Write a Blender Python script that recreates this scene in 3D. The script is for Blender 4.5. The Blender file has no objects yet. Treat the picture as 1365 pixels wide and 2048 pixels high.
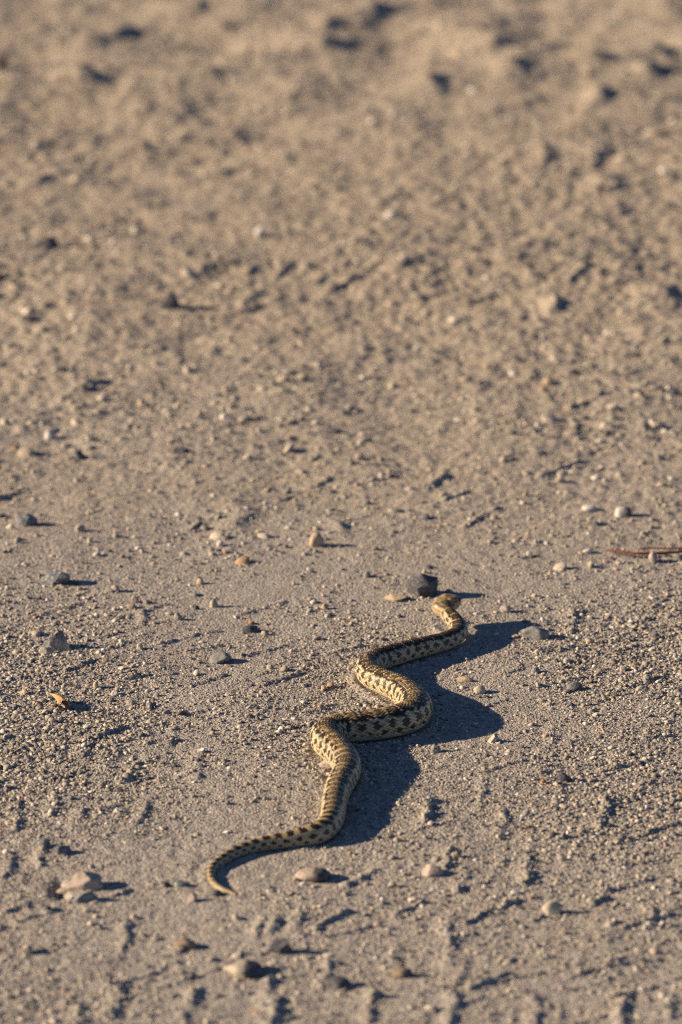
import bpy, math, numpy as np
from mathutils import Vector

# ------------------------------------------------------------------ camera, sky, sun, exposure
SC = bpy.context.scene
CAM_H, PITCH, K = 1.5, math.radians(15.5), 36.0 / 200.0     # camera height, downward pitch, sensor height / lens
cam_data = bpy.data.cameras.new("camera")
cam_data.sensor_fit = 'VERTICAL'
cam_data.sensor_height = 36.0
cam_data.sensor_width = 24.0
cam_data.lens = 200.0
cam_data.clip_start = 0.05
cam_data.clip_end = 5000.0
cam_data.dof.use_dof = True
cam_data.dof.focus_distance = 4.99
cam_data.dof.aperture_fstop = 7.1
cam = bpy.data.objects.new("camera", cam_data)
cam.location = (0, 0, CAM_H)
cam.rotation_euler = (math.pi / 2 - PITCH, 0, 0)
SC.collection.objects.link(cam)
SC.camera = cam

SUN_ELEV, SUN_AZ = math.radians(19.8), math.radians(180.0)   # azimuth of the sun as seen from the scene: -X side
world = bpy.data.worlds.new("World")
SC.world = world
world.use_nodes = True
wn = world.node_tree.nodes
bg = wn["Background"]
sky = wn.new("ShaderNodeTexSky")
sky.sky_type = 'NISHITA'
sky.sun_disc = False
sky.sun_elevation = SUN_ELEV
sky.sun_rotation = math.radians(-90.0)
sky.altitude = 5000.0
sky.dust_density = 0.0
sky.ozone_density = 3.0
world.node_tree.links.new(sky.outputs[0], bg.inputs[0])
bg.inputs[1].default_value = 0.055
sun_data = bpy.data.lights.new("sun", 'SUN')
sun_data.energy = 5.0
sun_data.angle = math.radians(0.55)
sun_data.color = (1.0, 0.778, 0.52)
sun = bpy.data.objects.new("sun", sun_data)
sdir = Vector((math.cos(SUN_ELEV) * math.cos(SUN_AZ), math.cos(SUN_ELEV) * math.sin(SUN_AZ), math.sin(SUN_ELEV)))
sun.rotation_euler = sdir.to_track_quat('Z', 'Y').to_euler()
sun.location = sdir * 20
SC.collection.objects.link(sun)
SC.view_settings.view_transform = 'Standard'
SC.view_settings.look = 'None'
SC.view_settings.exposure = 0.96
SC.view_settings.gamma = 1.0
SC.cycles.use_denoising = False
SC.cycles.filter_width = 1.15

rng = np.random.default_rng(7)
COL = SC.collection

# ------------------------------------------------------------------ helpers
def unproject(px, py, z=0.0):
    """a pixel of the 1365x2048 photograph -> the point at height z"""
    px = np.asarray(px, float); py = np.asarray(py, float)
    a = (px - 682.5) / 2048 * K
    b = -(py - 1024.0) / 2048 * K
    dz = b * math.cos(PITCH) - math.sin(PITCH)
    dy = b * math.sin(PITCH) + math.cos(PITCH)
    t = (z - CAM_H) / dz
    return a * t, dy * t, t                                   # x, y, depth
def px_size(depth):
    return depth * K / 2048

_P = rng.permutation(4096)
_P = np.concatenate([_P, _P])
_G = rng.normal(size=(4096, 2)); _G /= np.linalg.norm(_G, axis=1, keepdims=True)
def perlin(x, y):
    xi = np.floor(x).astype(np.int64); yi = np.floor(y).astype(np.int64)
    xf = x - xi; yf = y - yi
    def g(ix, iy, dx, dy):
        h = _P[(_P[ix & 4095] + iy) & 4095]
        v = _G[h]
        return v[:, 0] * dx + v[:, 1] * dy
    u = xf * xf * xf * (xf * (xf * 6 - 15) + 10)
    v = yf * yf * yf * (yf * (yf * 6 - 15) + 10)
    a = g(xi, yi, xf, yf); b = g(xi + 1, yi, xf - 1, yf)
    c = g(xi, yi + 1, xf, yf - 1); d = g(xi + 1, yi + 1, xf - 1, yf - 1)
    return (a + (b - a) * u) * (1 - v) + (c + (d - c) * u) * v
def sstep(a, b, x):
    t = np.clip((x - a) / (b - a), 0, 1)
    return t * t * (3 - 2 * t)

def mesh_from(name, verts, faces, mat=None, smooth=True):
    verts = np.asarray(verts, np.float32); faces = np.asarray(faces, np.int32)
    k = faces.shape[1]
    me = bpy.data.meshes.new(name)
    me.vertices.add(len(verts)); me.vertices.foreach_set("co", verts.ravel())
    me.loops.add(faces.size); me.loops.foreach_set("vertex_index", faces.ravel())
    me.polygons.add(len(faces))
    me.polygons.foreach_set("loop_start", np.arange(0, faces.size, k, dtype=np.int32))
    me.polygons.foreach_set("use_smooth", np.full(len(faces), smooth))
    me.update(calc_edges=True)
    if mat: me.materials.append(mat)
    return me
def link(name, me, parent=None, loc=(0, 0, 0), **props):
    o = bpy.data.objects.new(name, me)
    o.location = loc
    if parent: o.parent = parent
    for k, v in props.items(): o[k] = v
    COL.objects.link(o)
    return o

class Mat:
    """small node-graph builder"""
    def __init__(s, name, rough=0.9, spec=0.25):
        s.m = bpy.data.materials.new(name); s.m.use_nodes = True
        s.t = s.m.node_tree; s.b = s.t.nodes["Principled BSDF"]
        s.b.inputs["Roughness"].default_value = rough
        s.b.inputs["Specular IOR Level"].default_value = spec
    def n(s, kind, **kw):
        nd = s.t.nodes.new(kind)
        for k, v in kw.items():
            if k.startswith('_'): setattr(nd, k[1:], v)
            else: nd.inputs[k].default_value = v
        return nd
    def l(s, a, b): s.t.links.new(a, b)
    def ramp(s, fac, stops, interp='LINEAR'):
        r = s.t.nodes.new("ShaderNodeValToRGB"); r.color_ramp.interpolation = interp
        e = r.color_ramp.elements
        while len(e) < len(stops): e.new(0.5)
        for i, (p, c) in enumerate(stops):
            e[i].position = p; e[i].color = (*c, 1)
        s.l(fac, r.inputs[0]); return r.outputs[0]
    def mix(s, fac, a, b, blend='MIX'):
        m = s.t.nodes.new("ShaderNodeMix"); m.data_type = 'RGBA'; m.blend_type = blend
        for v, i in ((fac, 0), (a, 6), (b, 7)):
            if isinstance(v, (int, float)): m.inputs[i].default_value = v
            elif isinstance(v, tuple): m.inputs[i].default_value = (*v, 1)
            else: s.l(v, m.inputs[i])
        return m.outputs[2]
    def coord(s, which="Object"):
        return s.t.nodes.new("ShaderNodeTexCoord").outputs[which]
    def noise(s, co, scale, detail=4, rough=0.55):
        nd = s.n("ShaderNodeTexNoise", Scale=scale, Detail=detail, Roughness=rough); s.l(co, nd.inputs["Vector"]); return nd
    def voro(s, co, scale, feature='F1'):
        nd = s.n("ShaderNodeTexVoronoi", Scale=scale, _feature=feature); s.l(co, nd.inputs["Vector"]); return nd
    def bump(s, h, strength, dist, prev=None):
        b = s.n("ShaderNodeBump", Strength=strength, Distance=dist); s.l(h, b.inputs["Height"])
        if prev is not None: s.l(prev, b.inputs["Normal"])
        return b.outputs[0]

# ------------------------------------------------------------------ materials
def sand_material():
    m = Mat("sand", 0.95, 0.15)
    co = m.coord()
    big = m.noise(co, 2.2, 3).outputs[0]
    mid = m.noise(co, 14, 4).outputs[0]
    base = m.mix(m.ramp(big, [(0.35, (0, 0, 0)), (0.65, (1, 1, 1))]), (0.30, 0.268, 0.235), (0.385, 0.33, 0.265))
    base = m.mix(m.ramp(mid, [(0.38, (0, 0, 0)), (0.68, (1, 1, 1))]), base, (0.335, 0.305, 0.275))
    v1 = m.voro(co, 430); v2 = m.voro(co, 900)
    sep = m.t.nodes.new("ShaderNodeSeparateColor"); m.l(v1.outputs["Color"], sep.inputs[0])
    tint = m.ramp(sep.outputs[0], [(0.0, (0.13, 0.12, 0.115)), (0.12, (0.24, 0.22, 0.20)), (0.5, (0.35, 0.305, 0.25)),
                                   (0.8, (0.45, 0.385, 0.305)), (0.93, (0.62, 0.56, 0.48)), (1.0, (0.48, 0.33, 0.22))])
    base = m.mix(0.6, base, tint)
    sep2 = m.t.nodes.new("ShaderNodeSeparateColor"); m.l(v2.outputs["Color"], sep2.inputs[0])
    base = m.mix(0.22, base, m.ramp(sep2.outputs[1], [(0.0, (0.10, 0.095, 0.09)), (0.5, (0.33, 0.295, 0.25)), (1.0, (0.62, 0.56, 0.48))]))
    # grey gravelly sand near by, browner dirt beyond, with a ragged border
    sy = m.t.nodes.new("ShaderNodeSeparateXYZ"); m.l(co, sy.inputs[0])
    wb = m.n("ShaderNodeMath", _operation='MULTIPLY_ADD'); m.l(m.noise(co, 1.7, 5).outputs[0], wb.inputs[0]); wb.inputs[1].default_value = 2.2
    m.l(sy.outputs[1], wb.inputs[2])
    mr = m.n("ShaderNodeMapRange"); m.l(wb.outputs[0], mr.inputs[0]); mr.inputs[1].default_value = 6.0; mr.inputs[2].default_value = 7.4
    base = m.mix(1.0, base, m.mix(mr.outputs[0], (0.98, 1.01, 1.075), (1.03, 1.0, 0.955)), 'MULTIPLY')
    m.l(base, m.b.inputs["Base Color"])
    inv = m.ramp(v1.outputs["Distance"], [(0.0, (1, 1, 1)), (0.75, (0, 0, 0))])
    inv2 = m.ramp(v2.outputs["Distance"], [(0.0, (1, 1, 1)), (0.75, (0, 0, 0))])
    nb = m.bump(inv, 0.75, 0.0011)
    nb = m.bump(inv2, 0.6, 0.0005, nb)
    m.l(nb, m.b.inputs["Normal"])
    return m.m

def grain_material():
    m = Mat("gravel_grains", 0.8, 0.3)
    rnd = m.t.nodes.new("ShaderNodeObjectInfo").outputs["Random"]
    c = m.ramp(rnd, [(0.0, (0.09, 0.09, 0.095)), (0.09, (0.20, 0.19, 0.185)), (0.22, (0.29, 0.265, 0.235)), (0.36, (0.40, 0.35, 0.285)),
                     (0.50, (0.33, 0.295, 0.25)), (0.62, (0.52, 0.455, 0.37)), (0.76, (0.42, 0.355, 0.275)), (0.85, (0.68, 0.62, 0.54)), (0.94, (0.50, 0.39, 0.31)),
                     (0.978, (0.42, 0.27, 0.16)), (0.986, (0.12, 0.12, 0.13))], 'CONSTANT')
    co = m.coord()
    n = m.noise(co, 2.5, 3).outputs[0]
    c = m.mix(0.9, c, m.mix(m.ramp(n, [(0.35, (0, 0, 0)), (0.7, (1, 1, 1))]), (0.75, 0.75, 0.77), (1.2, 1.22, 1.25)), 'MULTIPLY')
    m.l(c, m.b.inputs["Base Color"])
    m.l(m.bump(m.noise(co, 6, 3).outputs[0], 0.3, 0.3), m.b.inputs["Normal"])
    return m.m

_stone = {}
def stone_material(key, a, b, speck, two=None):
    """a, b: mottled tones; speck: mineral flecks; two: another tone for the far end of the stone"""
    if key in _stone: return _stone[key]
    m = Mat("stone_" + key, 0.82, 0.3)
    co = m.coord()
    n = m.noise(co, 130, 5, 0.6).outputs[0]
    c = m.mix(m.ramp(n, [(0.36, (0, 0, 0)), (0.66, (1, 1, 1))]), a, b)
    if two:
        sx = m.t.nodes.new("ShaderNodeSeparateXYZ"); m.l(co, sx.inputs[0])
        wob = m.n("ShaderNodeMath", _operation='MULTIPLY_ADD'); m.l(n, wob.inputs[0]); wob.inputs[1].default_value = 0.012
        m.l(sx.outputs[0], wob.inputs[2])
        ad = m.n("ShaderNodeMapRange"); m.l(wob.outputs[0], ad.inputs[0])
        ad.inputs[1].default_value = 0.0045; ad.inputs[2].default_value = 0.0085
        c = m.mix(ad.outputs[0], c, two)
    v = m.voro(co, 700)
    sep = m.t.nodes.new("ShaderNodeSeparateColor"); m.l(v.outputs["Color"], sep.inputs[0])
    c = m.mix(m.ramp(sep.outputs[0], [(0.80, (0, 0, 0)), (0.86, (0.6, 0.6, 0.6))]), c, speck)
    # sand dust caught on the top faces
    dn = m.noise(co, 260, 4).outputs[0]
    c = m.mix(m.ramp(dn, [(0.55, (0, 0, 0)), (0.75, (0.25, 0.25, 0.25))]), c, (0.36, 0.31, 0.25))
    m.l(c, m.b.inputs["Base Color"])
    h = m.noise(co, 420, 5, 0.65).outputs[0]
    m.l(m.bump(h, 0.55, 0.0015), m.b.inputs["Normal"])
    _stone[key] = m.m
    return m.m
PAL = {
    'slate':  ((0.048, 0.050, 0.062), (0.095, 0.096, 0.112), (0.20, 0.195, 0.20)),
    'blue':   ((0.075, 0.088, 0.105), (0.17, 0.18, 0.195), (0.50, 0.50, 0.49)),
    'grey':   ((0.18, 0.178, 0.175), (0.28, 0.275, 0.265), (0.10, 0.14, 0.145)),
    'rough':  ((0.10, 0.105, 0.115), (0.26, 0.255, 0.245), (0.06, 0.08, 0.085)),
    'pink':   ((0.34, 0.28, 0.24), (0.43, 0.365, 0.315), (0.24, 0.18, 0.155)),
    'tan':    ((0.40, 0.30, 0.21), (0.50, 0.40, 0.29), (0.28, 0.19, 0.12)),
    'cream':  ((0.38, 0.335, 0.275), (0.48, 0.43, 0.355), (0.28, 0.24, 0.20)),
    'white':  ((0.44, 0.415, 0.385), (0.56, 0.53, 0.50), (0.40, 0.38, 0.36)),
    'rust':   ((0.28, 0.13, 0.07), (0.38, 0.20, 0.11), (0.18, 0.07, 0.035)),
    'brown':  ((0.20, 0.145, 0.10), (0.30, 0.225, 0.16), (0.40, 0.34, 0.28)),
    'clay':   ((0.36, 0.30, 0.225), (0.44, 0.36, 0.26), (0.25, 0.21, 0.16)),
}
def pal(key, two=None):
    k = key if two is None else key + "_" + two
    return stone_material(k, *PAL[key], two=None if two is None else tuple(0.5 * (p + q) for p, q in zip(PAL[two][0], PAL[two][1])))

# ------------------------------------------------------------------ the snake's course (photo pixels, tail to head): x, y, radius, height of the axis above the sand
SP = np.array([
    (474, 1790, 1.8, 2), (460, 1784.5, 3.4, 3.4), (443, 1778, 4.8, 5), (428, 1766, 6, 6), (422, 1749, 7, 7), (428, 1733, 8.2, 8),
    (446, 1719, 9.5, 9.5), (470, 1706, 10.8, 10.5), (494, 1697, 12, 11.5), (540, 1686, 14.5, 14), (588, 1679, 17, 16.5), (632, 1669, 20, 19.5),
    (656, 1652, 21.5, 21), (666, 1628, 22.5, 22), (669, 1603, 23.5, 23), (678, 1574, 25, 24.5), (691, 1549, 26, 25.5), (694, 1531, 26.5, 26),
    (684, 1512, 27.5, 27), (666, 1494, 28.5, 28), (653, 1479, 29, 28.5), (656, 1466, 29, 28.5), (676, 1459, 29, 28.5), (710, 1455, 29.3, 29),
    (754, 1450, 29.7, 29), (795, 1442, 30.2, 29.5), (824, 1430, 30.2, 29.5), (833, 1413, 29.5, 29), (821, 1394, 27.8, 27.3), (800, 1378, 26, 25.5),
    (775, 1367, 24.5, 24), (750, 1356, 23.5, 23), (737, 1344, 22.8, 22.3), (738, 1331, 22.2, 21.7), (756, 1320, 21.7, 21.2), (795, 1308, 21, 20.5),
    (833, 1297.5, 20, 19.5), (871, 1288, 18.8, 18.5), (900, 1279, 18, 18.5), (916, 1268, 17.3, 20), (918, 1254, 16.6, 24), (908, 1240, 15.8, 30.5),
    (896, 1227, 14.6, 36.5), (888.5, 1217, 13.2, 42), (889.5, 1210.5, 13, 46), (895, 1206.5, 13.2, 49), (903, 1203.5, 13.2, 51), (912, 1197, 12, 51)], float)
def snake_axis():
    x, y, r, h = SP.T
    zz = np.zeros_like(x)
    dep = np.full_like(x, 5.0)
    for _ in range(3):
        zz = h * 0.95 * px_size(dep)
        X, Y, dep = unproject(x, y, zz)
    R = r * px_size(dep) * np.interp(np.arange(len(r)), [0, 3, 16, 22, 34, 40], [1.35, 1.08, 1.03, 1.05, 1.04, 1.0])
    pts = np.stack([X, Y, zz, R], 1)
    # centripetal-like cubic interpolation (Catmull-Rom over chord length), finely sampled
    d = np.concatenate([[0], np.cumsum(np.sqrt(np.linalg.norm(np.diff(pts[:, :3], axis=0), axis=1)))])
    m = np.zeros_like(pts)
    m[1:-1] = ((pts[2:] - pts[1:-1]) / (d[2:] - d[1:-1])[:, None] * (d[1:-1] - d[:-2])[:, None]
               + (pts[1:-1] - pts[:-2]) / (d[1:-1] - d[:-2])[:, None] * (d[2:] - d[1:-1])[:, None]) / (d[2:] - d[:-2])[:, None]
    m[0] = (pts[1] - pts[0]) / (d[1] - d[0]); m[-1] = (pts[-1] - pts[-2]) / (d[-1] - d[-2])
    out = []
    for i in range(len(pts) - 1):
        t = np.linspace(0, 1, 120, endpoint=False)[:, None]; L = d[i + 1] - d[i]
        out.append((2 * t**3 - 3 * t**2 + 1) * pts[i] + (t**3 - 2 * t**2 + t) * L * m[i] + (-2 * t**3 + 3 * t**2) * pts[i + 1] + (t**3 - t**2) * L * m[i + 1])
    out.append(pts[-1:])
    A = np.concatenate(out)
    k = np.ones(61) / 61                                      # iron out the hand-placed points
    P = np.concatenate([np.repeat(A[:1], 30, 0), A, np.repeat(A[-1:], 30, 0)])
    B = np.stack([np.convolve(P[:, c], k, 'valid') for c in range(4)], 1)
    return B
AX = snake_axis()
AXD = AX[::24]

# ------------------------------------------------------------------ ground relief
# tyre-tread ridges and crusts pressed in the sand (photo pixels): x0, y0, x1, y1, width mm, height mm
RIDGES = [
    (175, 1283, 292, 1251, 5, 3.0), (322, 1288, 438, 1259, 5, 3.2), (130, 1344, 184, 1325, 6, 4.5), (258, 1356, 352, 1331, 6, 4), (380, 1373, 452, 1350, 5, 3.6),
    (512, 1377, 598, 1349, 5, 4.0), (655, 1377, 712, 1360, 5, 3.2), (582, 1458, 633, 1443, 6, 3.8), (287, 1243, 287, 1220, 9, 5), (1143, 1262, 1148, 1216, 9, 6),
    (1229, 1487, 1348, 1476, 5, 3.4), (1065, 1544, 1112, 1534, 6, 3.4), (1152, 1536, 1224, 1525, 6, 4), (1229, 1594, 1292, 1588, 5, 3), (1204, 1656, 1214, 1602, 10, 7),
    (188, 1479, 263, 1454, 6, 4), (296, 1490, 346, 1479, 6, 4), (100, 1451, 128, 1442, 7, 4), (343, 1462, 374, 1448, 6, 3.6), (170, 1510, 182, 1480, 12, 5), (252, 1560, 262, 1536, 10, 5),
    (30, 1656, 40, 1606, 9, 6), (270, 1650, 306, 1594, 8, 5), (14, 1748, 28, 1712, 11, 6), (160, 1640, 168, 1622, 12, 6), (246, 1905, 253, 1846, 9, 5), (228, 2030, 240, 1972, 12, 7),
    (372, 2030, 394, 1978, 12, 6), (0, 1826, 72, 1802, 6, 4), (853, 1648, 862, 1608, 11, 7), (1052, 1770, 1060, 1728, 12, 7), (890, 1735, 902, 1705, 13, 7), (932, 1850, 1013, 1810, 6, 4.5),
    (1013, 1810, 1072, 1797, 6, 4), (1175, 1815, 1222, 1800, 6, 4.5), (1248, 1860, 1342, 1835, 7, 5), (1021, 1922, 1110, 1916, 6, 4), (1144, 1956, 1213, 1936, 7, 5), (1213, 1936, 1322, 1924, 6, 4),
    (944, 1980, 1018, 1950, 7, 5), (900, 1932, 905, 1872, 9, 5), (900, 2044, 908, 1988, 12, 7), (1072, 2060, 1078, 1996, 11, 6), (1246, 2060, 1252, 1982, 10, 6), (1214, 1880, 1220, 1850, 14, 6),
    (738, 2040, 748, 1982, 12, 7), (543, 2046, 553, 1992, 13, 8), (790, 1832, 848, 1804, 7, 4), (777, 1858, 850, 1852, 5, 3.4), (596, 1872, 600, 1828, 10, 5), (545, 1862, 556, 1842, 14, 6),
    (632, 1856, 700, 1822, 8, 4.5), (396, 1560, 402, 1505, 10, 4.5), (700, 1770, 752, 1742, 10, 5), (100, 1632, 112, 1600, 9, 4),
    (496, 548, 534, 522, 16, 4), (548, 556, 584, 528, 16, 4), (584, 560, 624, 532, 16, 4), (630, 568, 692, 528, 16, 4), (648, 588, 724, 556, 16, 4), (450, 632, 560, 606, 9, 4), (700, 560, 760, 530, 16, 4),
    (790, 545, 830, 520, 16, 4), (1140, 818, 1212, 788, 7, 5), (888, 1006, 942, 984, 7, 4.5), (932, 1054, 992, 1020, 7, 4.5), (1135, 570, 1180, 530, 12, 7), (480, 618, 520, 590, 16, 4),
    (0, 1000, 40, 985, 8, 5), (560, 1000, 660, 960, 7, 3.5), (380, 1060, 440, 1030, 8, 4.5), (1090, 950, 1160, 925, 8, 4.5), (150, 780, 240, 750, 9, 5),
]
_r = np.random.default_rng(3)
for _row in range(1240, 2120, 62):
    for _x in range(-700, 2100, 150):
        if 380 < _x < 760 and 1600 < _row < 1830: continue
        if _r.random() < 0.85:
            _a = _x + _r.uniform(-50, 50); _b = _row + _r.uniform(-16, 16); _l = _r.uniform(45, 120)
            RIDGES.append((_a, _b, _a + _l, _b - _l * _r.uniform(0.12, 0.34), _r.uniform(5, 8), _r.uniform(1.8, 3.6)))
        if _r.random() < 0.30 and _row > 1450:
            _a = _x + _r.uniform(-60, 60); _b = _row + _r.uniform(-20, 20); _l = _r.uniform(25, 55)
            RIDGES.append((_a, _b, _a + _r.uniform(2, 20), _b - _l, _r.uniform(7, 11), _r.uniform(2.5, 4.5)))
# swells and hollow edges of the loose ground behind: x, y, width px, height mm (each throws its shade to the right)
SWELLS = [
    (132, 1778, 13, -9, 16), (165, 162, 46, 22, 40), (762, 20, 60, 24, 45), (1290, 100, 50, 20, 50), (1300, 150, 36, 16, 40), (1195, 198, 36, 18, 40), (1190, 125, 40, 14, 45), (1040, 150, 52, 16, 70), (980, 95, 70, 20, 110),
    (870, 178, 40, 12, 40), (395, 10, 50, 12, 40), (245, 62, 34, 11, 40), (305, 290, 40, 11, 34), (840, 130, 46, 10, 70), (905, 408, 34, 9, 34), (1080, 312, 30, 11, 40), (1205, 318, 34, 11, 40),
    (1215, 365, 34, 10, 34), (1228, 418, 30, 9, 30), (30, 270, 26, 9, 30), (70, 360, 36, 8, 30), (640, 90, 30, 10, 40), (655, 50, 30, 10, 40), (430, 152, 60, 8, 50), (560, 318, 40, 8, 40),
    (1330, 590, 40, 10, 30), (690, 1055, 20, 3.5, 36), (480, 1045, 40, 4, 60), (860, 960, 22, 5, 30), (190, 72, 26, 8, 34), (1110, 610, 24, 8, 34),
]
def relief(x, y, fine=True):
    x = np.asarray(x, float); y = np.asarray(y, float)
    near = np.exp(-np.maximum(0, np.hypot(x, y - 6) - 7) / 4.0)      # fades out far from the scene
    far = sstep(5.0, 6.4, y)
    top = sstep(6.8, 8.0, y)
    patch = 0.5 + 0.9 * perlin(x * 1.9 + 5, y * 1.3 + 2)
    h = 0.0105 * perlin(x * 2.1, y * 1.9 + 9) * (0.35 + 0.65 * far)
    h += (0.0022 + 0.0052 * far + 0.004 * top) * perlin(x * 9 + 3, y * 8) + 0.022 * top * perlin(x * 5.2 + 13, y * 4 + 21)
    h += (0.0008 + 0.0028 * far + 0.001 * top) * perlin(x * 26 + 1, y * 22 + 7)
    if fine:
        c1 = perlin(x * 52 + 11, y * 46); c2 = perlin(x * 95, y * 85 + 4); c3 = perlin(x * 190 + 8, y * 170)
        amp = np.clip(0.45 + patch, 0.25, 1.5) * (1 - 0.5 * top)
        h += (0.0006 + 0.0018 * far) * amp * (np.maximum(c1, -0.1) * 1.5)
        h += (0.0009 + 0.0013 * far) * amp * (c2 - 0.3 * np.abs(c2))
        h += (0.0006 + 0.0009 * far) * c3
    h *= near
    for (x0, y0, x1, y1, w, hh) in RIDGES:
        ax, ay, _ = unproject(x0, y0); bx, by, _ = unproject(x1, y1)
        nub = abs(x1 - x0) < abs(y1 - y0)
        w_ = w * (0.52e-3 if nub else 0.44e-3)
        sel = (x > min(ax, bx) - 4 * w_) & (x < max(ax, bx) + 4 * w_) & (y > min(ay, by) - 4 * w_) & (y < max(ay, by) + 4 * w_)
        if not sel.any(): continue
        xs, ys = x[sel], y[sel]
        wx = 0.004 * perlin(xs * 40, ys * 40 + 20) + 0.0016 * perlin(xs * 150, ys * 120); wy = 0.004 * perlin(xs * 40 + 9, ys * 40)
        px_, py_ = xs + wx - ax, ys + wy - ay
        L = math.hypot(bx - ax, by - ay); ux, uy = (bx - ax) / L, (by - ay) / L
        t = np.clip(px_ * ux + py_ * uy, 0, L)
        ex, ey = px_ - t * ux, py_ - t * uy
        d = np.hypot(ex, ey)
        side = np.where(ex > 0, 0.62, 1.25)                      # steeper on the side turned from the sun
        prof = np.exp(-(d / (w_ * side)) ** 2) * (1 + 0.5 * perlin(xs * 210, ys * 160))
        brk = np.clip(0.85 + 0.8 * perlin(xs * 60 + 30, ys * 34), 0.3, 1.3)
        h[sel] += hh * (0.42e-3 if nub else 0.66e-3) * prof * brk
    for (cx, cy, w, hh, wy) in SWELLS:
        sx, sy, dep = unproject(cx, cy)
        w_ = w * px_size(dep); l_ = wy * 1e-3
        sel = (np.abs(x - sx) < 3.2 * w_) & (np.abs(y - sy) < 4 * l_)
        if not sel.any(): continue
        dx = x[sel] - sx + 0.03 * perlin(x[sel] * 14, y[sel] * 12); dy = y[sel] - sy - 0.5 * dx + 0.03 * perlin(x[sel] * 12 + 4, y[sel] * 14)
        s = np.where(dx > 0, 0.55, 1.25)
        h[sel] += hh * (0.8e-3 if cy < 200 else 0.55e-3 if cy < 500 else 1e-3) * np.exp(-(dx / (w_ * s)) ** 2 - (dy / l_) ** 2)
    # the snake lies in a bed it has smoothed
    sel = np.where((np.abs(x) < 0.4) & (y > 4.0) & (y < 5.6))[0]
    if len(sel):
        best = np.full(len(sel), 9.0)
        for i in range(0, len(sel), 60000):
            s = sel[i:i + 60000]
            xs, ys = x[s].astype(np.float32), y[s].astype(np.float32)
            b = np.full(len(s), 9.0, np.float32)
            for p in AXD[::3]:
                b = np.minimum(b, np.hypot(xs - np.float32(p[0]), ys - np.float32(p[1])) - np.float32(max(p[3], 0.002)))
            best[i:i + 60000] = b
        k = sstep(-0.002, 0.016, best)
        h[sel] = h[sel] * k + (1 - k) * (-0.0006) + 0.0030 * np.exp(-((best - 0.003) / 0.004) ** 2) * np.clip(perlin(x[sel] * 30, y[sel] * 30) + 0.5, 0, 1)
    return h

SAND = sand_material()
def build_ground():
    ys = [3.3]
    while ys[-1] < 9.6: ys.append(ys[-1] + 0.0031 * (ys[-1] / 4.8) ** 1.15)
    st = 0.006
    while ys[-1] < 4000: st *= 1.22; ys.append(ys[-1] + st)
    lo = []; y0 = 3.3; st = 0.004
    while y0 > -300: st *= 1.25; y0 -= st; lo.append(y0)
    ys = np.array(lo[::-1] + ys)
    xs = list(np.arange(0, 0.40, 0.0021)); st = 0.0021
    while xs[-1] < 4000:
        st *= 1.028 if xs[-1] < 1.6 else 1.3
        xs.append(xs[-1] + st)
    xs = np.array(xs); xs = np.concatenate([-xs[:0:-1], xs])
    wid = np.clip(ys, 3.3, 9.6) / 4.8
    X = xs[None, :] * wid[:, None]; Y = np.repeat(ys[:, None], len(xs), 1)
    X = X.ravel(); Y = Y.ravel()
    fine = (np.abs(X) < 2.5) & (Y > 2.9) & (Y < 11)
    Z = np.zeros_like(X)
    Z[fine] = relief(X[fine], Y[fine])
    Z[~fine] = relief(X[~fine], Y[~fine], fine=False)
    nx, ny = len(xs), len(ys)
    i = np.arange(nx * ny).reshape(ny, nx)
    F = np.stack([i[:-1, :-1].ravel(), i[:-1, 1:].ravel(), i[1:, 1:].ravel(), i[1:, :-1].ravel()], 1)
    me = mesh_from("ground", np.stack([X, Y, Z], 1), F, SAND)
    o = link("ground", me, kind="structure", label="dry tan sand and fine gravel with tyre tread marks")
    print("ground", nx, ny, nx * ny)
build_ground()
def ground_z(x, y):
    return float(relief(np.array([x]), np.array([y]))[0])

# ------------------------------------------------------------------ gravel: countless grains, one object of instances
def icosphere(sub):
    import bmesh
    bm = bmesh.new(); bmesh.ops.create_icosphere(bm, subdivisions=sub, radius=1.0)
    v = np.array([p.co[:] for p in bm.verts]); f = np.array([[q.index for q in p.verts] for p in bm.faces])
    bm.free(); return v, f
ICO = {k: icosphere(k) for k in (1, 2, 3, 4)}
def noise3(v, f, seed):
    return (perlin(v[:, 0] * f + seed * 7.3, v[:, 1] * f + seed * 3.1) + perlin(v[:, 1] * f + seed * 1.7 + 50, v[:, 2] * f + seed * 5.9)
            + perlin(v[:, 2] * f + seed * 2.3 + 90, v[:, 0] * f + seed * 4.7)) / 1.7
def rock(sub, seed, angular=0.5, rough=0.25, dims=(1, 1, 1)):
    """a stone: a ball knocked flat on a few sides, roughened, then scaled"""
    r = np.random.default_rng(seed)
    v, f = ICO[sub]; v = v.copy()
    n = 5 + int(9 * angular)
    for _ in range(n):
        d = r.normal(size=3); d /= np.linalg.norm(d)
        c = r.uniform(0.30, 0.68) if angular > 0.85 else r.uniform(0.42, 0.82) if angular > 0.6 else (r.uniform(0.6, 0.92) if angular > 0.3 else r.uniform(0.75, 0.97))
        over = v @ d - c
        v -= np.maximum(over, 0)[:, None] * d * (0.55 + 0.45 * min(1, angular * 1.2))
    v *= (1 + rough * noise3(v, 1.4, seed) + 0.35 * rough * noise3(v, 4, seed + 3) + 0.2 * rough * noise3(v, 10, seed + 5))[:, None]
    ext = (v.max(0) - v.min(0)) / 2
    v = (v - (v.max(0) + v.min(0)) / 2) / ext * np.array(dims)
    return v, f

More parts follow.
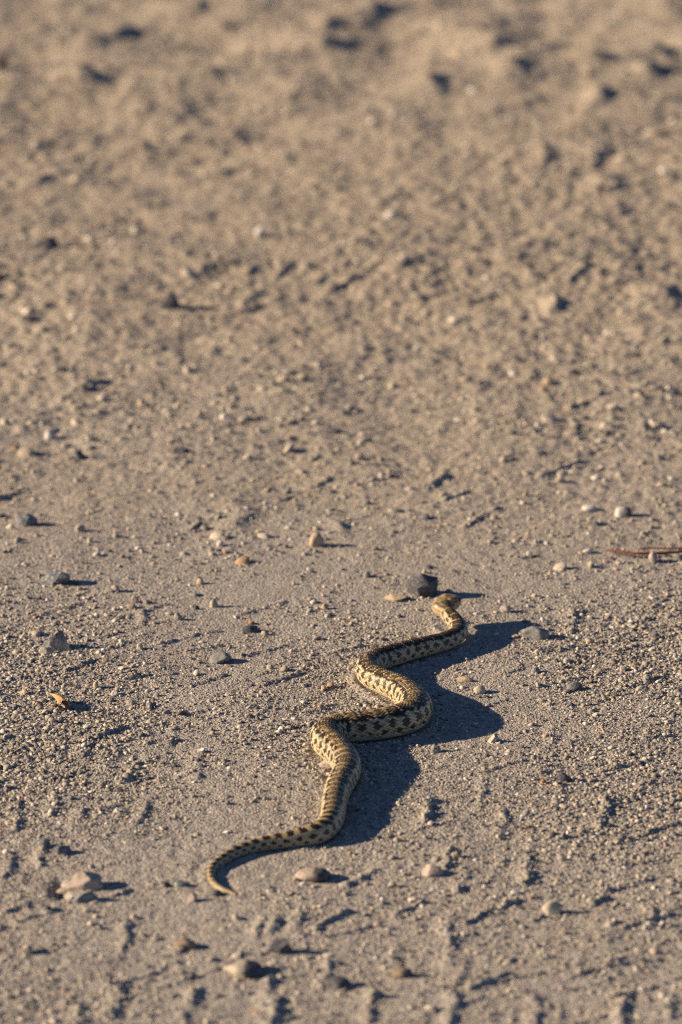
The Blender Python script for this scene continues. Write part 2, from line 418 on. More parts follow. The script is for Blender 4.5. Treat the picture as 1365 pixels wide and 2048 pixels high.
GRAIN = grain_material()
def scatter(name, n, region, sizes, label, density, seed, flat=0.75, sink=0.25):
    r = np.random.default_rng(seed)
    y0, y1, hw = region
    y = y0 + (y1 - y0) * r.random(n); x = r.uniform(-hw, hw, n) * (y / 4.8)
    keep = r.random(n) < density(x, y)
    x, y = x[keep], y[keep]
    best = np.full(len(x), 9.0)
    for p in AXD[::2]:
        best = np.minimum(best, np.hypot(x - p[0], y - p[1]) - max(p[3] * 0.97, 0.002) )
    d = sizes(r, len(x), x, y) / 2
    ok = best > d * 0.6
    x, y, d = x[ok], y[ok], d[ok]
    z = relief(x, y) + d * flat * (0.5 - sink)
    me = bpy.data.meshes.new(name)
    me.vertices.add(len(x)); me.vertices.foreach_set("co", np.stack([x, y, z], 1).astype(np.float32).ravel())
    sc = d[:, None] * np.stack([r.uniform(0.8, 1.3, len(x)), r.uniform(0.75, 1.1, len(x)), flat * r.uniform(0.75, 1.2, len(x))], 1)
    rot = np.stack([r.normal(0, 0.35, len(x)), r.normal(0, 0.35, len(x)), r.uniform(0, 6.28, len(x))], 1)
    me.attributes.new("sc", 'FLOAT_VECTOR', 'POINT').data.foreach_set("vector", sc.astype(np.float32).ravel())
    me.attributes.new("rot", 'FLOAT_VECTOR', 'POINT').data.foreach_set("vector", rot.astype(np.float32).ravel())
    me.attributes.new("pick", 'INT', 'POINT').data.foreach_set("value", r.integers(0, 8, len(x)).astype(np.int32))
    o = link(name, me, kind="stuff", label=label, category="gravel")
    md = o.modifiers.new("grains", 'NODES'); md.node_group = GN
    print(name, len(x))
    return o
def grain_group():
    protos = []
    for k in range(8):
        v, f = rock(2, 100 + k, angular=(0.35, 0.65, 0.9)[k % 3], rough=0.18)
        o = bpy.data.objects.new("grain_%d" % k, mesh_from("grain_%d" % k, v, f, GRAIN, smooth=True))
        protos.append(o)
    g = bpy.data.node_groups.new("grains", 'GeometryNodeTree')
    g.interface.new_socket("Geometry", in_out='INPUT', socket_type='NodeSocketGeometry')
    g.interface.new_socket("Geometry", in_out='OUTPUT', socket_type='NodeSocketGeometry')
    N = g.nodes; gi = N.new("NodeGroupInput"); go = N.new("NodeGroupOutput")
    g2i = N.new("GeometryNodeGeometryToInstance")
    for o in reversed(protos):
        oi = N.new("GeometryNodeObjectInfo"); oi.inputs["Object"].default_value = o
        oi.inputs["As Instance"].default_value = True
        g.links.new(oi.outputs["Geometry"], g2i.inputs[0])
    iop = N.new("GeometryNodeInstanceOnPoints")
    def attr(name, dt):
        a = N.new("GeometryNodeInputNamedAttribute"); a.data_type = dt; a.inputs["Name"].default_value = name
        return a.outputs[0]
    g.links.new(gi.outputs[0], iop.inputs["Points"])
    g.links.new(g2i.outputs[0], iop.inputs["Instance"])
    iop.inputs["Pick Instance"].default_value = True
    g.links.new(attr("pick", 'INT'), iop.inputs["Instance Index"])
    e2r = N.new("FunctionNodeEulerToRotation"); g.links.new(attr("rot", 'FLOAT_VECTOR'), e2r.inputs[0])
    g.links.new(e2r.outputs[0], iop.inputs["Rotation"])
    g.links.new(attr("sc", 'FLOAT_VECTOR'), iop.inputs["Scale"])
    g.links.new(iop.outputs[0], go.inputs[0])
    return g
GN = grain_group()
def dens_fine(x, y):
    band = np.exp(-((y - 4.72) / 0.31) ** 4)
    pat = np.clip(0.62 + 1.15 * perlin(x * 5.5 + 2, y * 2.2) + 0.5 * perlin(x * 18, y * 10 + 3), 0.06, 1)
    return np.clip(0.16 + 0.95 * band + 0.16 * sstep(4.6, 4.2, y), 0, 1) * pat
scatter("gravel", 420000, (3.75, 6.0, 0.62), lambda r, n, x, y: np.clip(r.lognormal(math.log(0.0019), 0.40, n) * np.clip(1.1 + 0.8 * perlin(x * 4.3 + 30, y * 2.2) + 0.18 * sstep(0.05, 0.2, x), 0.72, 1.6), 0.0011, 0.0068),
        "fine tan and grey gravel grains strewn over the sand", dens_fine, 11, flat=0.66, sink=0.42)
def dens_mid(x, y):
    return np.clip(0.45 + 1.0 * perlin(x * 4 + 8, y * 2.5 + 1), 0.05, 1)
scatter("gravel", 9000, (3.6, 9.6, 0.75), lambda r, n, x, y: np.clip(r.lognormal(math.log(0.0042), 0.32, n), 0.0028, 0.0075),
        "scattered small pebbles and sand crumbs on the ground", dens_mid, 12)
def dens_far(x, y):
    return sstep(5.0, 6.0, y) * np.clip(0.5 + 1.0 * perlin(x * 5 + 1, y * 3), 0.08, 1)
scatter("gravel", 30000, (4.9, 9.6, 0.75), lambda r, n, x, y: np.clip(r.lognormal(math.log(0.0062), 0.4, n), 0.003, 0.016),
        "coarse crumbs of dry earth on the blurred ground beyond", dens_far, 13, flat=0.55, sink=0.4)

# ------------------------------------------------------------------ snake
def snake_material():
    m = Mat("snake_scales", 0.42, 0.4)
    a = m.n("ShaderNodeAttribute", _attribute_name="scale_colour")
    m.l(a.outputs["Color"], m.b.inputs["Base Color"])
    n = m.noise(m.coord(), 900, 3).outputs[0]
    rr = m.n("ShaderNodeMapRange"); m.l(n, rr.inputs[0]); rr.inputs[3].default_value = 0.36; rr.inputs[4].default_value = 0.56
    m.l(rr.outputs[0], m.b.inputs["Roughness"])
    return m.m
def build_snake():
    d = np.linalg.norm(np.diff(AX[:, :3], axis=0), axis=1)
    s = np.concatenate([[0], np.cumsum(d)]); L = s[-1]
    r = AX[:, 3]
    row = np.clip(0.165 * r, 0.00075, 0.0022)               # half the length of a scale
    vv = np.concatenate([[0], np.cumsum(d / (0.5 * (row[1:] + row[:-1])))])
    V = vv[-1]
    v = np.arange(0, V, 1 / 3.0)
    S = np.interp(v, vv, s)
    C = np.stack([np.interp(S, s, AX[:, k]) for k in range(4)], 1)
    T = np.gradient(C[:, :3], axis=0); T /= np.linalg.norm(T, axis=1, keepdims=True)
    up = np.array([0, 0, 1.0])
    side = np.cross(T, up); side /= np.linalg.norm(side, axis=1, keepdims=True)     # to the snake's right
    nor = np.cross(side, T)
    rad = C[:, 3].copy()
    # head: length along the last stretch, broad jaws, blunt snout
    HL = 0.031
    q = np.clip((S - (L - HL)) / HL, 0, 1)                   # 0 at the nape, 1 at the snout
    neck_r = np.interp(L - HL, s, r)
    tt = np.array([0, .12, .25, .40, .55, .70, .82, .91, .97, 1.0])
    wid = np.interp(q, tt, np.array([1.0, 1.24, 1.58, 1.76, 1.66, 1.38, 1.12, 0.88, 0.56, 0.03])) * neck_r
    hei = np.interp(q, tt, np.array([1.0, 1.16, 1.42, 1.56, 1.48, 1.22, 0.96, 0.72, 0.42, 0.03])) * neck_r
    ishead = q > 0
    W = np.where(ishead, wid, rad * 1.03); H = np.where(ishead, hei, rad)
    NS, SUB = 30, 4
    na = NS * SUB
    th = np.arange(na) / na * 2 * math.pi - math.pi          # 0 = back, +-pi = belly
    ut = th / (2 * math.pi) * NS
    n = len(v)
    TH = np.repeat(th[None, :], n, 0); U = np.repeat(ut[None, :], n, 0); VV = np.repeat(v[:, None], na, 1)
    # nearest scale of the staggered rows
    ua = np.round(U); va = 2 * np.round(VV / 2)
    ub = np.floor(U) + 0.5; vb = 2 * np.floor(VV / 2) + 1
    da = np.abs(U - ua) * 2 + np.abs(VV - va); db = np.abs(U - ub) * 2 + np.abs(VV - vb)
    useb = db < da
    uc = np.where(useb, ub, ua); vc = np.where(useb, vb, va); dd = np.minimum(da, db)
    uc = (uc + NS / 2) % NS - NS / 2
    tc = uc / NS * 2 * math.pi
    sc_ = np.interp(vc, vv, s); rc = np.interp(vc, vv, r)
    # colours per scale --------------------------------------------------
    hsh = lambda k: np.abs(np.sin(uc * 12.9898 * 2 + vc * 78.233 + k * 37.7) * 43758.5453) % 1.0
    rnd = hsh(1); rnd2 = hsh(2)
    fr = sc_ / L
    # saddle phase: shorter on the tail, longest at mid-body
    P = np.interp(s / L, [0, .1, .25, .5, .8, 1.0], [0.0085, 0.0098, 0.0112, 0.0124, 0.0126, 0.0118])
    ph = np.concatenate([[0], np.cumsum(d / (0.5 * (P[1:] + P[:-1])))])
    phi = np.interp(sc_, s, ph)
    at = np.abs(tc)
    wob = perlin((phi * 2.7).ravel(), (tc * 2.2 + 3).ravel()).reshape(phi.shape)
    wob2 = perlin((phi * 1.1 + 40).ravel(), (tc * 0.8).ravel()).reshape(phi.shape)
    cell = np.floor(phi); rb = np.abs(np.sin(cell * 91.7) * 4375.5) % 1.0
    f = phi - cell - 0.5
    half = np.interp(fr, [0, .2, .45, .65, .8, 1], [0.28, 0.31, 0.385, 0.40, 0.45, 0.45]) + 0.05 * wob
    wth = np.interp(fr, [0, .2, .5, .8, 1], [0.72, 0.74, 0.80, 0.78, 0.72]) + 0.10 * (rb - 0.5) + 0.22 * wob
    inside = np.minimum((half - np.abs(f)) * 2.4, (wth - at)) + 0.16 * (rnd2 - 0.5) * sstep(0.1, 0.35, fr)
    saddle = inside > 0
    core = inside > 0.24
    # side spots between the saddles, two rows
    f2 = (phi + 0.5) - np.floor(phi + 0.5) - 0.5
    spot1 = ((f2 + 0.03 * wob) / 0.27) ** 2 + ((at - 1.27 - 0.10 * wob2) / 0.27) ** 2 < 1 + 0.6 * wob
    spot2 = ((f + 0.06 * wob) / 0.17) ** 2 + ((at - 1.80) / 0.17) ** 2 < 0.85 + 0.9 * wob
    link_ = (np.abs(f2 + 0.1 * wob2) < 0.13) & (at > 0.55) & (at < 0.95) & (wob2 > 0.12)
    cream = np.array([0.57, 0.455, 0.275]); belly = np.array([0.62, 0.52, 0.36]); dark = np.array([0.022, 0.015, 0.010]); brown = np.array([0.16, 0.108, 0.056])
    back = np.array([0.48, 0.37, 0.20])
    col = np.empty(phi.shape + (3,)); col[:] = cream
    kb = sstep(0.9, 0.2, at)[..., None]
    col = col * (1 - kb) + back * kb
    kb = sstep(1.7, 2.3, at)[..., None]
    col = col * (1 - kb) + belly * kb
    col *= (0.82 + 0.30 * rnd)[..., None]
    col *= (0.85 + 0.15 * sstep(0.10, 0.25, fr))[..., None]
    speck = (rnd2 < 0.24) & (at > 0.5) & (at < 2.2) & (fr > 0.28)
    col[speck] *= 0.45
    col[spot1] = dark * 1.4; col[spot2 & (fr > 0.04)] = dark * 1.6; col[link_ & (fr > 0.2)] = dark * 1.7
    col[saddle] = dark
    kfront = sstep(0.60, 0.75, fr)[..., None]
    cc = brown * (1 - 0.45 * kfront)
    col[core] = (cc * (0.7 + 0.6 * rnd[..., None]))[core]
    col[core & (fr < 0.24)] = dark * 1.3
    pale = core & (fr > 0.24) & (hsh(5) < 0.28) & (fr < 0.78)
    col[pale] = np.array([0.34, 0.25, 0.135])
    tipk = 0.8 * sstep(0.045, 0.02, fr)[..., None]                 # plain yellowish tail tip
    col = col * (1 - tipk) + np.array([0.40, 0.32, 0.19]) * tipk
    # head: olive brown, fine mottling, paler lips
    qv = np.clip((sc_ - (L - HL * 1.25)) / (HL * 0.4), 0, 1)[..., None]
    hm = (perlin((sc_ * 300).ravel(), (tc * 2.2).ravel()) + 0.6 * perlin((sc_ * 800).ravel(), (tc * 6 + 9).ravel())).reshape(phi.shape)
    olive = np.array([0.27, 0.195, 0.11]) * (0.9 + 1.5 * hm[..., None] + 0.2 * (rnd[..., None] - 0.5))
    lips = np.array([0.42, 0.32, 0.19]) * (0.9 + 0.2 * rnd[..., None])
    kl = sstep(1.25, 1.7, at)[..., None]
    hc = np.clip(olive * (1 - kl) + lips * kl, 0.02, 1)
    col = col * (1 - qv) + hc * qv
    # skin shows dark between the scales, each scale paler at its tip
    edge = sstep(0.62, 0.98, dd)
    gap = (0.22 + 0.78 * (1 - edge))
    tip = 1 + 0.22 * np.clip((vc - VV), -1, 1)
    soft = 1 - 0.6 * qv[..., 0]
    col = col * (1 + (gap * tip - 1) * soft)[..., None]
    # relief of the scales
    dome = (1 - np.clip(dd, 0, 1) ** 2.2)
    lift = 0.35 * np.clip(vc - VV, -1, 1)                    # tips (towards the tail) stand a little proud
    keel = 0.45 * np.exp(-((U - np.where(useb, ub, ua)) / 0.12) ** 2) * (1 - np.clip(dd, 0, 1))
    amp = 0.042 * rad[:, None] * (1 - 0.75 * q[:, None]) * np.clip(1.2 - sstep(1.8, 2.6, np.abs(TH)), 0.15, 1)
    disp = amp * (dome + lift + keel - 0.6)
    cs, sn = np.cos(TH), np.sin(TH)
    # cross-section: back slightly ridged, belly flattened
    flat = np.where(cs < 0, 1 - 0.07 * cs ** 2, 1 + 0.02 * cs)
    squ = 1 + 0.04 * np.sin(2 * TH) ** 2
    hx = sn * squ; hz = cs * flat
    hx_h = np.sign(sn) * np.abs(sn) ** 0.85; hz_h = np.where(cs > 0, cs * 0.86, cs * 0.88)
    k = sstep(0, 0.3, q)[:, None]
    hx = hx * (1 - k) + hx_h * k; hz = hz * (1 - k) + hz_h * k
    # brow ridges and mouth line on the head
    brow = 0.10 * np.exp(-((q[:, None] - 0.66) / 0.10) ** 2) * np.exp(-((np.abs(TH) - 0.85) / 0.3) ** 2)
    mouth = -0.05 * np.exp(-((np.abs(TH) - 1.85) / 0.07) ** 2) * sstep(0.25, 0.4, q)[:, None]
    ex = 1 + brow + mouth
    ring = C[:, None, :3] + side[:, None, :] * ((hx * ex * W[:, None] + sn * disp)[..., None]) + nor[:, None, :] * ((hz * ex * H[:, None] + cs * disp)[..., None])
    verts = ring.reshape(-1, 3)
    i = np.arange(n * na).reshape(n, na); j = np.roll(i, -1, 1)
    F = np.stack([i[:-1].ravel(), j[:-1].ravel(), j[1:].ravel(), i[1:].ravel()], 1)
    me = mesh_from("snake", verts, F, snake_material())
    # close the two ends
    ca = me.color_attributes.new("scale_colour", 'FLOAT_COLOR', 'POINT')
    rgba = np.concatenate([np.clip(col.reshape(-1, 3), 0.004, 0.9), np.ones((n * na, 1))], 1).astype(np.float32)
    ca.data.foreach_set("color", rgba.ravel())
    o = link("snake", me, label="cream and dark-brown blotched snake winding away across the sand", category="snake", )
    # eyes
    em = Mat("snake_eye", 0.08, 0.6); em.b.inputs["Base Color"].default_value = (0.02, 0.013, 0.008, 1)
    ie = int(np.argmin(np.abs(q - 0.68)))
    v0, f0 = ICO[3]
    for sg in (-1, 1):
        c = C[ie, :3] + side[ie] * sg * W[ie] * 0.86 + nor[ie] * H[ie] * 0.36
        link("eye", mesh_from("eye", v0 * 0.0023, f0, em.m), o, tuple(c))
    print("snake length", L, "verts", len(verts))
build_snake()

# ------------------------------------------------------------------ single stones (photo pixels: centre x, base y, width, height, tone, angular, label)
STONES = [
    (843, 1202, 66, 50, 'slate', None, .9, 'stone', "dark slate-grey angular stone just left of the snake's head"),
    (797, 1204, 48, 13, 'clay', None, .9, 'stone', "low sandy-grey rock at the left foot of the dark angular stone"),
    (114, 1175, 52, 34, 'blue', None, .9, 'stone', "blue-grey pitted stone with white flecks and a long shadow, left side"),
    (112, 1307, 62, 40, 'rough', None, .9, 'stone', "lumpy grey stone above the curled orange leaf, left side"),
    (92, 1312, 30, 14, 'cream', None, .6, 'stone', "pale crumb against the near foot of the lumpy grey stone"),
    (441, 1327, 44, 20, 'grey', None, .3, 'pebble', "smooth grey pebble left of the snake's forward bend"),
    (1073, 1281, 52, 24, 'grey', None, .55, 'stone', "flat grey slab at the edge of the head's shadow"),
    (1012, 1227, 28, 17, 'cream', None, .5, 'pebble', "pale flat pebble on the far rim of the head's shadow"),
    (634, 1099, 30, 31, 'tan', None, .15, 'pebble', "round orange-tan pebble alone beyond the snake"),
    (53, 1058, 44, 26, 'blue', None, .4, 'stone', "bluish-grey stone near the left edge, above the pitted stone"),
    (160, 1069, 24, 17, 'pink', None, .4, 'pebble', "pinkish-white pebble right of the bluish stone at left"),
    (34, 1091, 14, 13, 'cream', None, .3, 'pebble', "small cream pebble below the bluish-grey stone at left"),
    (180, 1089, 14, 12, 'cream', None, .3, 'pebble', "small cream pebble just below the pinkish-white one at left"),
    (194, 1114, 20, 10, 'white', None, .5, 'pebble', "whitish flat chip above the pitted blue-grey stone"),
    (100, 880, 28, 26, 'white', None, .5, 'stone', "white stone in the blurred ground at far left"),
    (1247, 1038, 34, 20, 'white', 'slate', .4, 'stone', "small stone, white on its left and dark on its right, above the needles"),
    (1307, 1129, 22, 26, 'pink', None, .4, 'pebble', "pale pink pebble standing in front of the red-brown needles"),
    (960, 1388, 28, 18, 'cream', None, .4, 'pebble', "cream pebble right of the snake in the gravel"),
    (872, 1507, 25, 19, 'grey', None, .15, 'pebble', "rounded grey pebble on the near rim of the snake's shadow"),
    (856, 1540, 13, 13, 'cream', None, .2, 'pebble', "tiny cream pebble below the rounded grey one by the shadow"),
    (1128, 1568, 30, 20, 'slate', None, .4, 'pebble', "dark grey pebble in the coarse gravel at right"),
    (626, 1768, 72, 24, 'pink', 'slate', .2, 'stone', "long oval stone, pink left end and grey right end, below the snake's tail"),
    (165, 1782, 74, 34, 'pink', None, .8, 'stone', "large pale pinkish rock with a hollow beside it, lower left"),
    (170, 1806, 46, 24, 'grey', None, .9, 'stone', "grey wedge stone in front of the large pinkish rock"),
    (175, 1826, 18, 12, 'cream', None, .5, 'pebble', "small cream crumb in front of the grey wedge stone"),
    (385, 1807, 25, 23, 'pink', None, .6, 'pebble', "upright pinkish pebble left of the tail tip"),
    (361, 1777, 38, 13, 'blue', None, .5, 'stone', "flat blue-grey stone left of the tail"),
    (333, 1775, 24, 11, 'slate', None, .5, 'pebble', "darker flat pebble touching the blue-grey stone left of the tail"),
    (432, 1795, 28, 13, 'slate', None, .4, 'pebble', "dark pebble under the yellow tail tip"),
    (124, 1710, 38, 17, 'blue', None, .5, 'stone', "flat bluish stone above the large pinkish rock"),
    (84, 1699, 30, 15, 'blue', None, .7, 'stone', "bluish stone left of the flat bluish one, lower left"),
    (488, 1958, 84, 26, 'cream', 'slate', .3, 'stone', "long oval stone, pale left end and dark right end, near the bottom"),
    (561, 1911, 44, 32, 'slate', None, .7, 'stone', "dark purple-grey stone with a long thin shadow, bottom centre"),
    (371, 1898, 44, 20, 'brown', None, .5, 'stone', "brown and tan slanting stone, lower left of centre"),
    (676, 1978, 56, 20, 'slate', None, .6, 'stone', "low dark stone half sunk in the sand, bottom centre"),
    (865, 1757, 46, 22, 'pink', None, .5, 'stone', "pinkish stone beside a sand lump, lower right of the snake"),
    (1104, 1834, 34, 28, 'cream', None, .9, 'stone', "pale wedge-shaped stone with a black shadow, lower right"),
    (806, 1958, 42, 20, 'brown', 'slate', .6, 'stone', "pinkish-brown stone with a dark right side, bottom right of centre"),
    (344, 627, 42, 36, 'slate', None, .9, 'stone', "dark purple pointed stone in the blurred ground, upper left"),
    (92, 499, 46, 26, 'slate', None, .7, 'stone', "dark blue-grey stone in the blurred ground near the left edge"),
    (519, 480, 24, 26, 'white', None, .4, 'pebble', "pinkish-white pebble in the far blurred ground"),
    (160, 920, 28, 22, 'slate', None, .8, 'stone', "small black-looking stone below the white stone at far left"),
    (362, 914, 40, 12, 'slate', None, .6, 'stone', "flat dark stone in the blurred ground left of centre"),
    (284, 812, 20, 18, 'tan', None, .4, 'pebble', "tan pebble in the blurred ground left of centre"),
    (719, 924, 24, 15, 'pink', None, .4, 'pebble', "pale pink pebble in the blurred ground above centre"),
    (786, 772, 26, 16, 'cream', None, .5, 'stone', "cream stone with a dark shadow in the blurred ground, centre"),
    (231, 1186, 20, 18, 'cream', None, .3, 'pebble', "cream pebble right of the pitted blue-grey stone's shadow"),
    (270, 1206, 20, 18, 'pink', None, .4, 'pebble', "pinkish pebble, upper one of a tight trio at left"),
    (264, 1217, 24, 12, 'pink', None, .6, 'pebble', "low pinkish pebble at the front of a tight trio at left"),
    (293, 1207, 16, 12, 'grey', None, .4, 'pebble', "grey pebble at the right of a tight trio at left"),
    (356, 1241, 20, 18, 'pink', None, .3, 'pebble', "rounded pink pebble between the trio and the grey smooth pebble"),
    (280, 1303, 16, 16, 'cream', None, .2, 'pebble', "round cream pebble below two slanted ridges at left"),
    (243, 1290, 15, 12, 'white', None, .4, 'pebble', "whitish pebble just left of the round cream one"),
    (72, 1273, 22, 12, 'cream', None, .5, 'pebble', "pale chip just above the lumpy grey stone"),
    (230, 1391, 22, 11, 'white', None, .2, 'pebble', "oval whitish pebble right of the orange leaf"),
    (262, 1411, 22, 13, 'pink', None, .2, 'pebble', "oval pinkish pebble to the right below the whitish one"),
    (192, 1377, 13, 20, 'tan', None, .6, 'pebble', "small upright tan chip above the leaf's shadow"),
    (13, 1508, 15, 15, 'grey', None, .2, 'pebble', "round grey pebble at the left edge in the gravel"),
    (47, 1389, 22, 12, 'tan', None, .7, 'pebble', "pinkish-tan crumb left of the orange leaf"),
    (735, 1158, 18, 15, 'grey', None, .3, 'pebble', "grey pebble with a long shadow left of the dark angular stone"),
    (650, 1219, 18, 15, 'tan', None, .3, 'pebble', "round tan pebble in sand left of the snake's head"),
    (441, 1096, 18, 15, 'white', None, .4, 'pebble', "white pebble in soft focus left of the round orange-tan one"),
    (401, 1170, 18, 15, 'tan', None, .4, 'pebble', "tan pebble with a dark shadow left of centre"),
    (428, 1215, 20, 22, 'cream', None, .6, 'pebble', "cream double-lobed pebble left of centre, left above the dark grey low stone"),
    (500, 1264, 32, 14, 'slate', None, .6, 'stone', "dark grey low stone left of the snake's head"),
    (503, 1246, 16, 7, 'rust', None, .5, 'chip', "rusty chip right above the dark grey low stone"),
    (569, 1345, 18, 14, 'pink', None, .3, 'pebble', "pink pebble just left of the snake's forward bend"),
    (541, 1340, 18, 12, 'pink', None, .6, 'pebble', "pinkish crumb left of the pink pebble near the bend"),
    (648, 1381, 13, 11, 'tan', None, .3, 'pebble', "tiny tan pebble at the end of the ridge touching the snake"),
    (1135, 1329, 18, 15, 'cream', None, .2, 'pebble', "cream pebble right of the snake beyond the gravel"),
    (1072, 1349, 20, 14, 'grey', None, .3, 'pebble', "grey pebble right of the snake between two shadows"),
    (1310, 1278, 26, 18, 'rough', None, .9, 'stone', "clumpy grey stone near the right edge"),
    (1179, 1290, 15, 10, 'tan', None, .3, 'pebble', "small orange-tan pebble right of the flat slab"),
    (1059, 1116, 14, 13, 'white', None, .4, 'pebble', "white pebble in soft focus above the snake's head"),
    (1095, 1092, 15, 9, 'white', None, .3, 'pebble', "tiny white pebble up and right of the snake's head"),
    (1182, 1138, 14, 18, 'pink', None, .6, 'pebble', "upright pinkish chip left below the needles"),
    (1247, 1343, 18, 13, 'pink', None, .4, 'pebble', "pinkish pebble at right beyond the coarse gravel"),
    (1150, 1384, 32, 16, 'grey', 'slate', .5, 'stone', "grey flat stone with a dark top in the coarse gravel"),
    (988, 1489, 22, 22, 'cream', None, .8, 'stone', "angular cream stone beside the tip of the snake's shadow"),
    (1179, 1507, 11, 10, 'tan', None, .3, 'pebble', "orange-tan pebble in the coarse gravel"),
    (1314, 1513, 13, 9, 'white', None, .3, 'pebble', "white pebble in the coarse gravel at the right edge"),
    (1056, 1663, 18, 8, 'rust', None, .6, 'chip', "rust-orange chip on smooth sand at lower right"),
    (1088, 1572, 14, 11, 'rust', None, .5, 'chip', "rust-red chip just left of the dark grey pebble"),
    (930, 1362, 34, 9, 'clay', None, .7, 'stone', "flat strip of tan clay right of the snake"),
    (655, 1540, 32, 14, 'pink', None, .7, 'stone', "pinkish crumb tucked against the snake's left flank"),
    (1292, 1866, 14, 10, 'white', None, .3, 'pebble', "white pebble in soft focus at lower right"),
    (912, 1722, 22, 16, 'tan', None, .6, 'stone', "tan crumb stone on the sand lump right of the pinkish stone"),
    (96, 1826, 22, 13, 'slate', None, .5, 'pebble', "small dark stone left of the grey wedge stone"),
    (55, 1910, 24, 20, 'pink', None, .6, 'stone', "pinkish stone with a black hollow at its left, bottom left"),
    (1032, 1792, 24, 10, 'white', None, .4, 'pebble', "pale flat pebble on a curved ridge, lower right"),
    (1097, 770, 26, 20, 'tan', None, .5, 'stone', "tan clod in the blurred ground at right"),
    (975, 736, 16, 12, 'tan', None, .3, 'pebble', "orange pebble in the blurred ground right of centre"),
    (1155, 862, 20, 18, 'slate', None, .6, 'pebble', "dark pebble in the blurred ground at right"),
    (1290, 866, 16, 20, 'slate', None, .5, 'pebble', "dark upright pebble in the blurred ground near the right edge"),
    (1120, 970, 22, 16, 'cream', None, .5, 'pebble', "cream pebble in soft focus right of centre, well above the snake"),
    (1052, 998, 14, 12, 'tan', None, .4, 'pebble', "orange pebble in soft focus above the snake's head"),
    (0, 142, 34, 24, 'brown', None, .4, 'stone', "reddish-brown stone cut by the left edge near the top"),
]
for i, (cx, by, w, hgt, tone, two, ang, cat, label) in enumerate(STONES):
    x, y, dep = unproject(cx, by - 0.12 * hgt)
    p = px_size(dep)
    wx = w * p / 2; hz = hgt * p / 2 / math.cos(PITCH) * 0.92
    r = np.random.default_rng(500 + i)
    wy = min(max(wx * r.uniform(0.7, 0.95), hz * 0.8), wx * 1.1)
    sub = 4 if w > 35 else 3
    ang = max(ang, 0.35)
    if w < 30: wx *= 0.84; hz *= 0.82
    v, f = rock(sub, 900 + i, ang, (0.10 if ang > 0.85 else 0.16 + 0.1 * ang), (wx, wy, hz * 1.45))
    if ang > 0.6:                                              # broad foot, narrower top, slight lean
        v[:, :2] *= (1.12 - 0.38 * v[:, 2:3] / (hz * 1.45)); v[:, 0] += 0.2 * v[:, 2]
    y += wy * 0.75
    z = ground_z(x, y) + hz * 0.52
    me = mesh_from("stone", v, f, pal(tone, two), smooth=True)
    if ang > 0.6:
        try: me.set_sharp_from_angle(angle=math.radians(24))
        except Exception: pass
    link("pebble" if cat == 'pebble' else ("stone_chip" if cat == 'chip' else "stone"), me, None, (float(x), float(y), z), label=label, category=cat)

# ------------------------------------------------------------------ curled dry leaf
def build_leaf():
    m = Mat("dry_leaf", 0.6, 0.3); co = m.coord()
    n = m.noise(co, 160, 4).outputs[0]
    wv = m.n("ShaderNodeTexWave", Scale=260, Distortion=2.5); m.l(co, wv.inputs["Vector"])
    c = m.mix(m.ramp(n, [(0.35, (0, 0, 0)), (0.65, (1, 1, 1))]), (0.33, 0.20, 0.095), (0.44, 0.295, 0.155))
    c = m.mix(0.25, c, m.ramp(wv.outputs["Fac"], [(0.0, (0.22, 0.10, 0.03)), (0.4, (0.6, 0.36, 0.14))]))
    m.l(c, m.b.inputs["Base Color"]); m.l(m.bump(wv.outputs["Fac"], 0.4, 0.0006), m.b.inputs["Normal"])
    x0, y0, d0 = unproject(128, 1413, 0.004); x1, y1, d1 = unproject(98, 1392, 0.004)
    p = px_size(d0)
    A = np.array([float(x0), float(y0), 0.0044]); B = np.array([float(x1), float(y1), 0.0045])
    # wide open end at A, curling to a pointed tip at B; a rolled blade (open tube) with thickness
    rows, cols = 28, 22
    T = B - A; Ln = np.linalg.norm(T); T /= Ln
    side = np.cross(T, [0, 0, 1.0]); side /= np.linalg.norm(side); nor = np.cross(side, T)
    V = []
    for layer in (0, 1):
        for i in range(rows):
            t = i / (rows - 1)
            R = (10.5 * p) * (1 - t) ** 0.75 + 0.0004
            if t < 0.12: R *= 1.0 + 0.12 * (0.12 - t) / 0.12
            c0 = A + T * Ln * t + nor * (0.0015 * math.sin(t * 3.0) + 0.001 * t * t) + side * 0.003 * math.sin(t * 2.6)
            for j in range(cols):
                a = -2.55 + 5.1 * j / (cols - 1) + 0.5 * t
                rr = R * (1 + 0.07 * math.sin(5 * a + 6 * t)) - layer * 0.00035
                jag = 0.0014 * math.sin(j * 2.1) + 0.0008 * math.sin(j * 5.3) if i == 0 else 0
                V.append(c0 + side * rr * math.sin(a) + nor * rr * math.cos(a) * 0.9 + T * jag)
    V = np.array(V); F = []
    o = rows * cols
    for i in range(rows - 1):
        for j in range(cols - 1):
            q = i * cols + j
            F.append((q, q + 1, q + cols + 1, q + cols)); F.append((o + q, o + q + cols, o + q + cols + 1, o + q + 1))
    for i in range(rows - 1):
        a = i * cols; b = a + cols - 1
        F.append((a, a + cols, o + a + cols, o + a)); F.append((b, o + b, o + b + cols, b + cols))
    for j in range(cols - 1):
        F.append((j, o + j, o + j + 1, j + 1)); e = (rows - 1) * cols + j
        F.append((e, e + 1, o + e + 1, o + e))
    base = A - np.array([0, 0, A[2]])
    V[:, 2] += max(0.0, ground_z(A[0], A[1]) + 0.0002 - V[:, 2].min())
    link("dry_leaf", mesh_from("dry_leaf", V - base, np.array(F), m.m), None, tuple(base), label="curled orange-brown dry leaf lying on the gravel at left", category="leaf")
build_leaf()

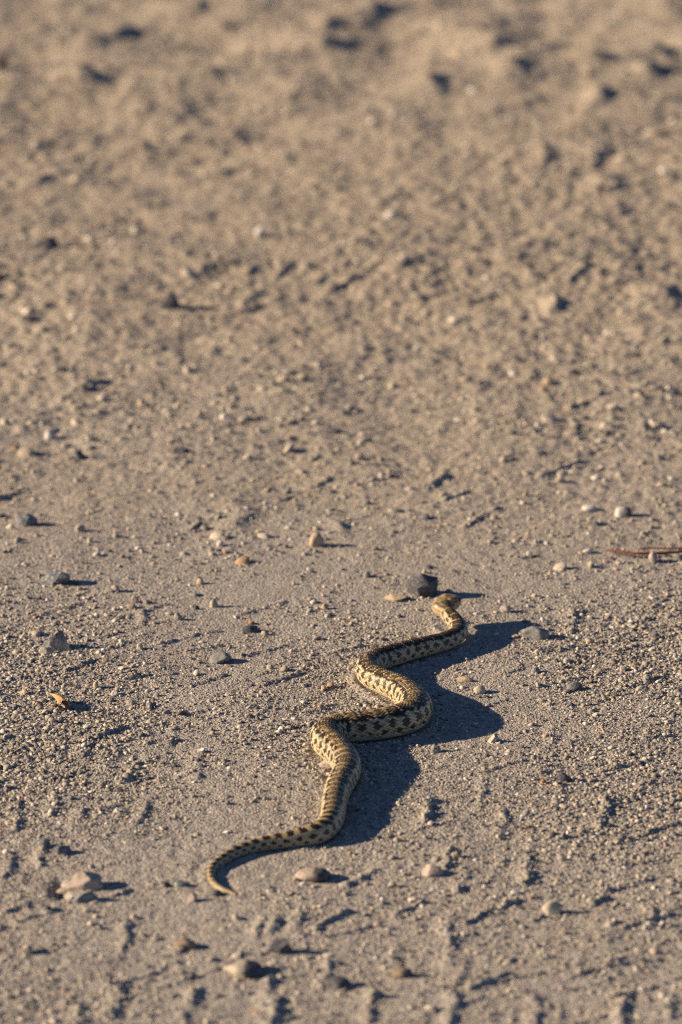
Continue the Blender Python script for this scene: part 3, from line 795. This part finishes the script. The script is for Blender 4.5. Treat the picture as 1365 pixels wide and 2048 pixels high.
# ------------------------------------------------------------------ pair of fallen pine needles
def build_needles():
    m = Mat("pine_needle", 0.5, 0.4); co = m.coord()
    n = m.noise(co, 90, 4).outputs[0]
    m.l(m.mix(m.ramp(n, [(0.35, (0, 0, 0)), (0.65, (1, 1, 1))]), (0.13, 0.036, 0.020), (0.23, 0.08, 0.042)), m.b.inputs["Base Color"])
    root = bpy.data.objects.new("pine_needles", None); COL.objects.link(root)
    bx, by, bd = unproject(1330, 1114)
    root.location = (float(bx), float(by), 0)
    root["label"] = "red-brown fallen pine needles at the right edge behind a pink pebble"; root["category"] = "needles"
    lines = [([(1208, 1108), (1235, 1111), (1270, 1115), (1310, 1114), (1365, 1111), (1440, 1104), (1500, 1100)], 4.0, 8),
             ([(1275, 1108), (1295, 1105), (1330, 1106), (1365, 1106), (1430, 1099), (1490, 1090)], 2.6, 10)]
    for pts, rp, lift in lines:
        P = []
        for (a, b) in pts:
            x, y, d = unproject(a, b, 0.0); P.append((float(x), float(y), ground_z(float(x), float(y)) + lift * px_size(float(d))))
        P = np.array(P); P[:, 2] = np.maximum(P[:, 2].mean(), P[:, 2])
        t = np.linspace(0, len(P) - 1, 60)
        Q = np.stack([np.interp(t, np.arange(len(P)), P[:, k]) for k in range(3)], 1)
        for _ in range(6): Q[1:-1] = 0.25 * Q[:-2] + 0.5 * Q[1:-1] + 0.25 * Q[2:]
        T = np.gradient(Q, axis=0); T /= np.linalg.norm(T, axis=1, keepdims=True)
        sd = np.cross(T, [0, 0, 1.0]); sd /= np.linalg.norm(sd, axis=1, keepdims=True); nr = np.cross(sd, T)
        prof = np.interp(np.linspace(0, 1, 60), [0, .06, .2, .8, 1], [0.15, 0.7, 1, 1, 0.3]) * rp * px_size(5.25)
        a = np.arange(8) / 8 * 2 * math.pi
        V = Q[:, None] + prof[:, None, None] * (sd[:, None] * np.cos(a)[None, :, None] + nr[:, None] * (np.sin(a) * 0.75)[None, :, None])
        i = np.arange(480).reshape(60, 8); j = np.roll(i, -1, 1)
        F = np.stack([i[:-1].ravel(), j[:-1].ravel(), j[1:].ravel(), i[1:].ravel()], 1)
        link("needle", mesh_from("needle", V.reshape(-1, 3) - np.array(root.location), F, m.m), root)
build_needles()
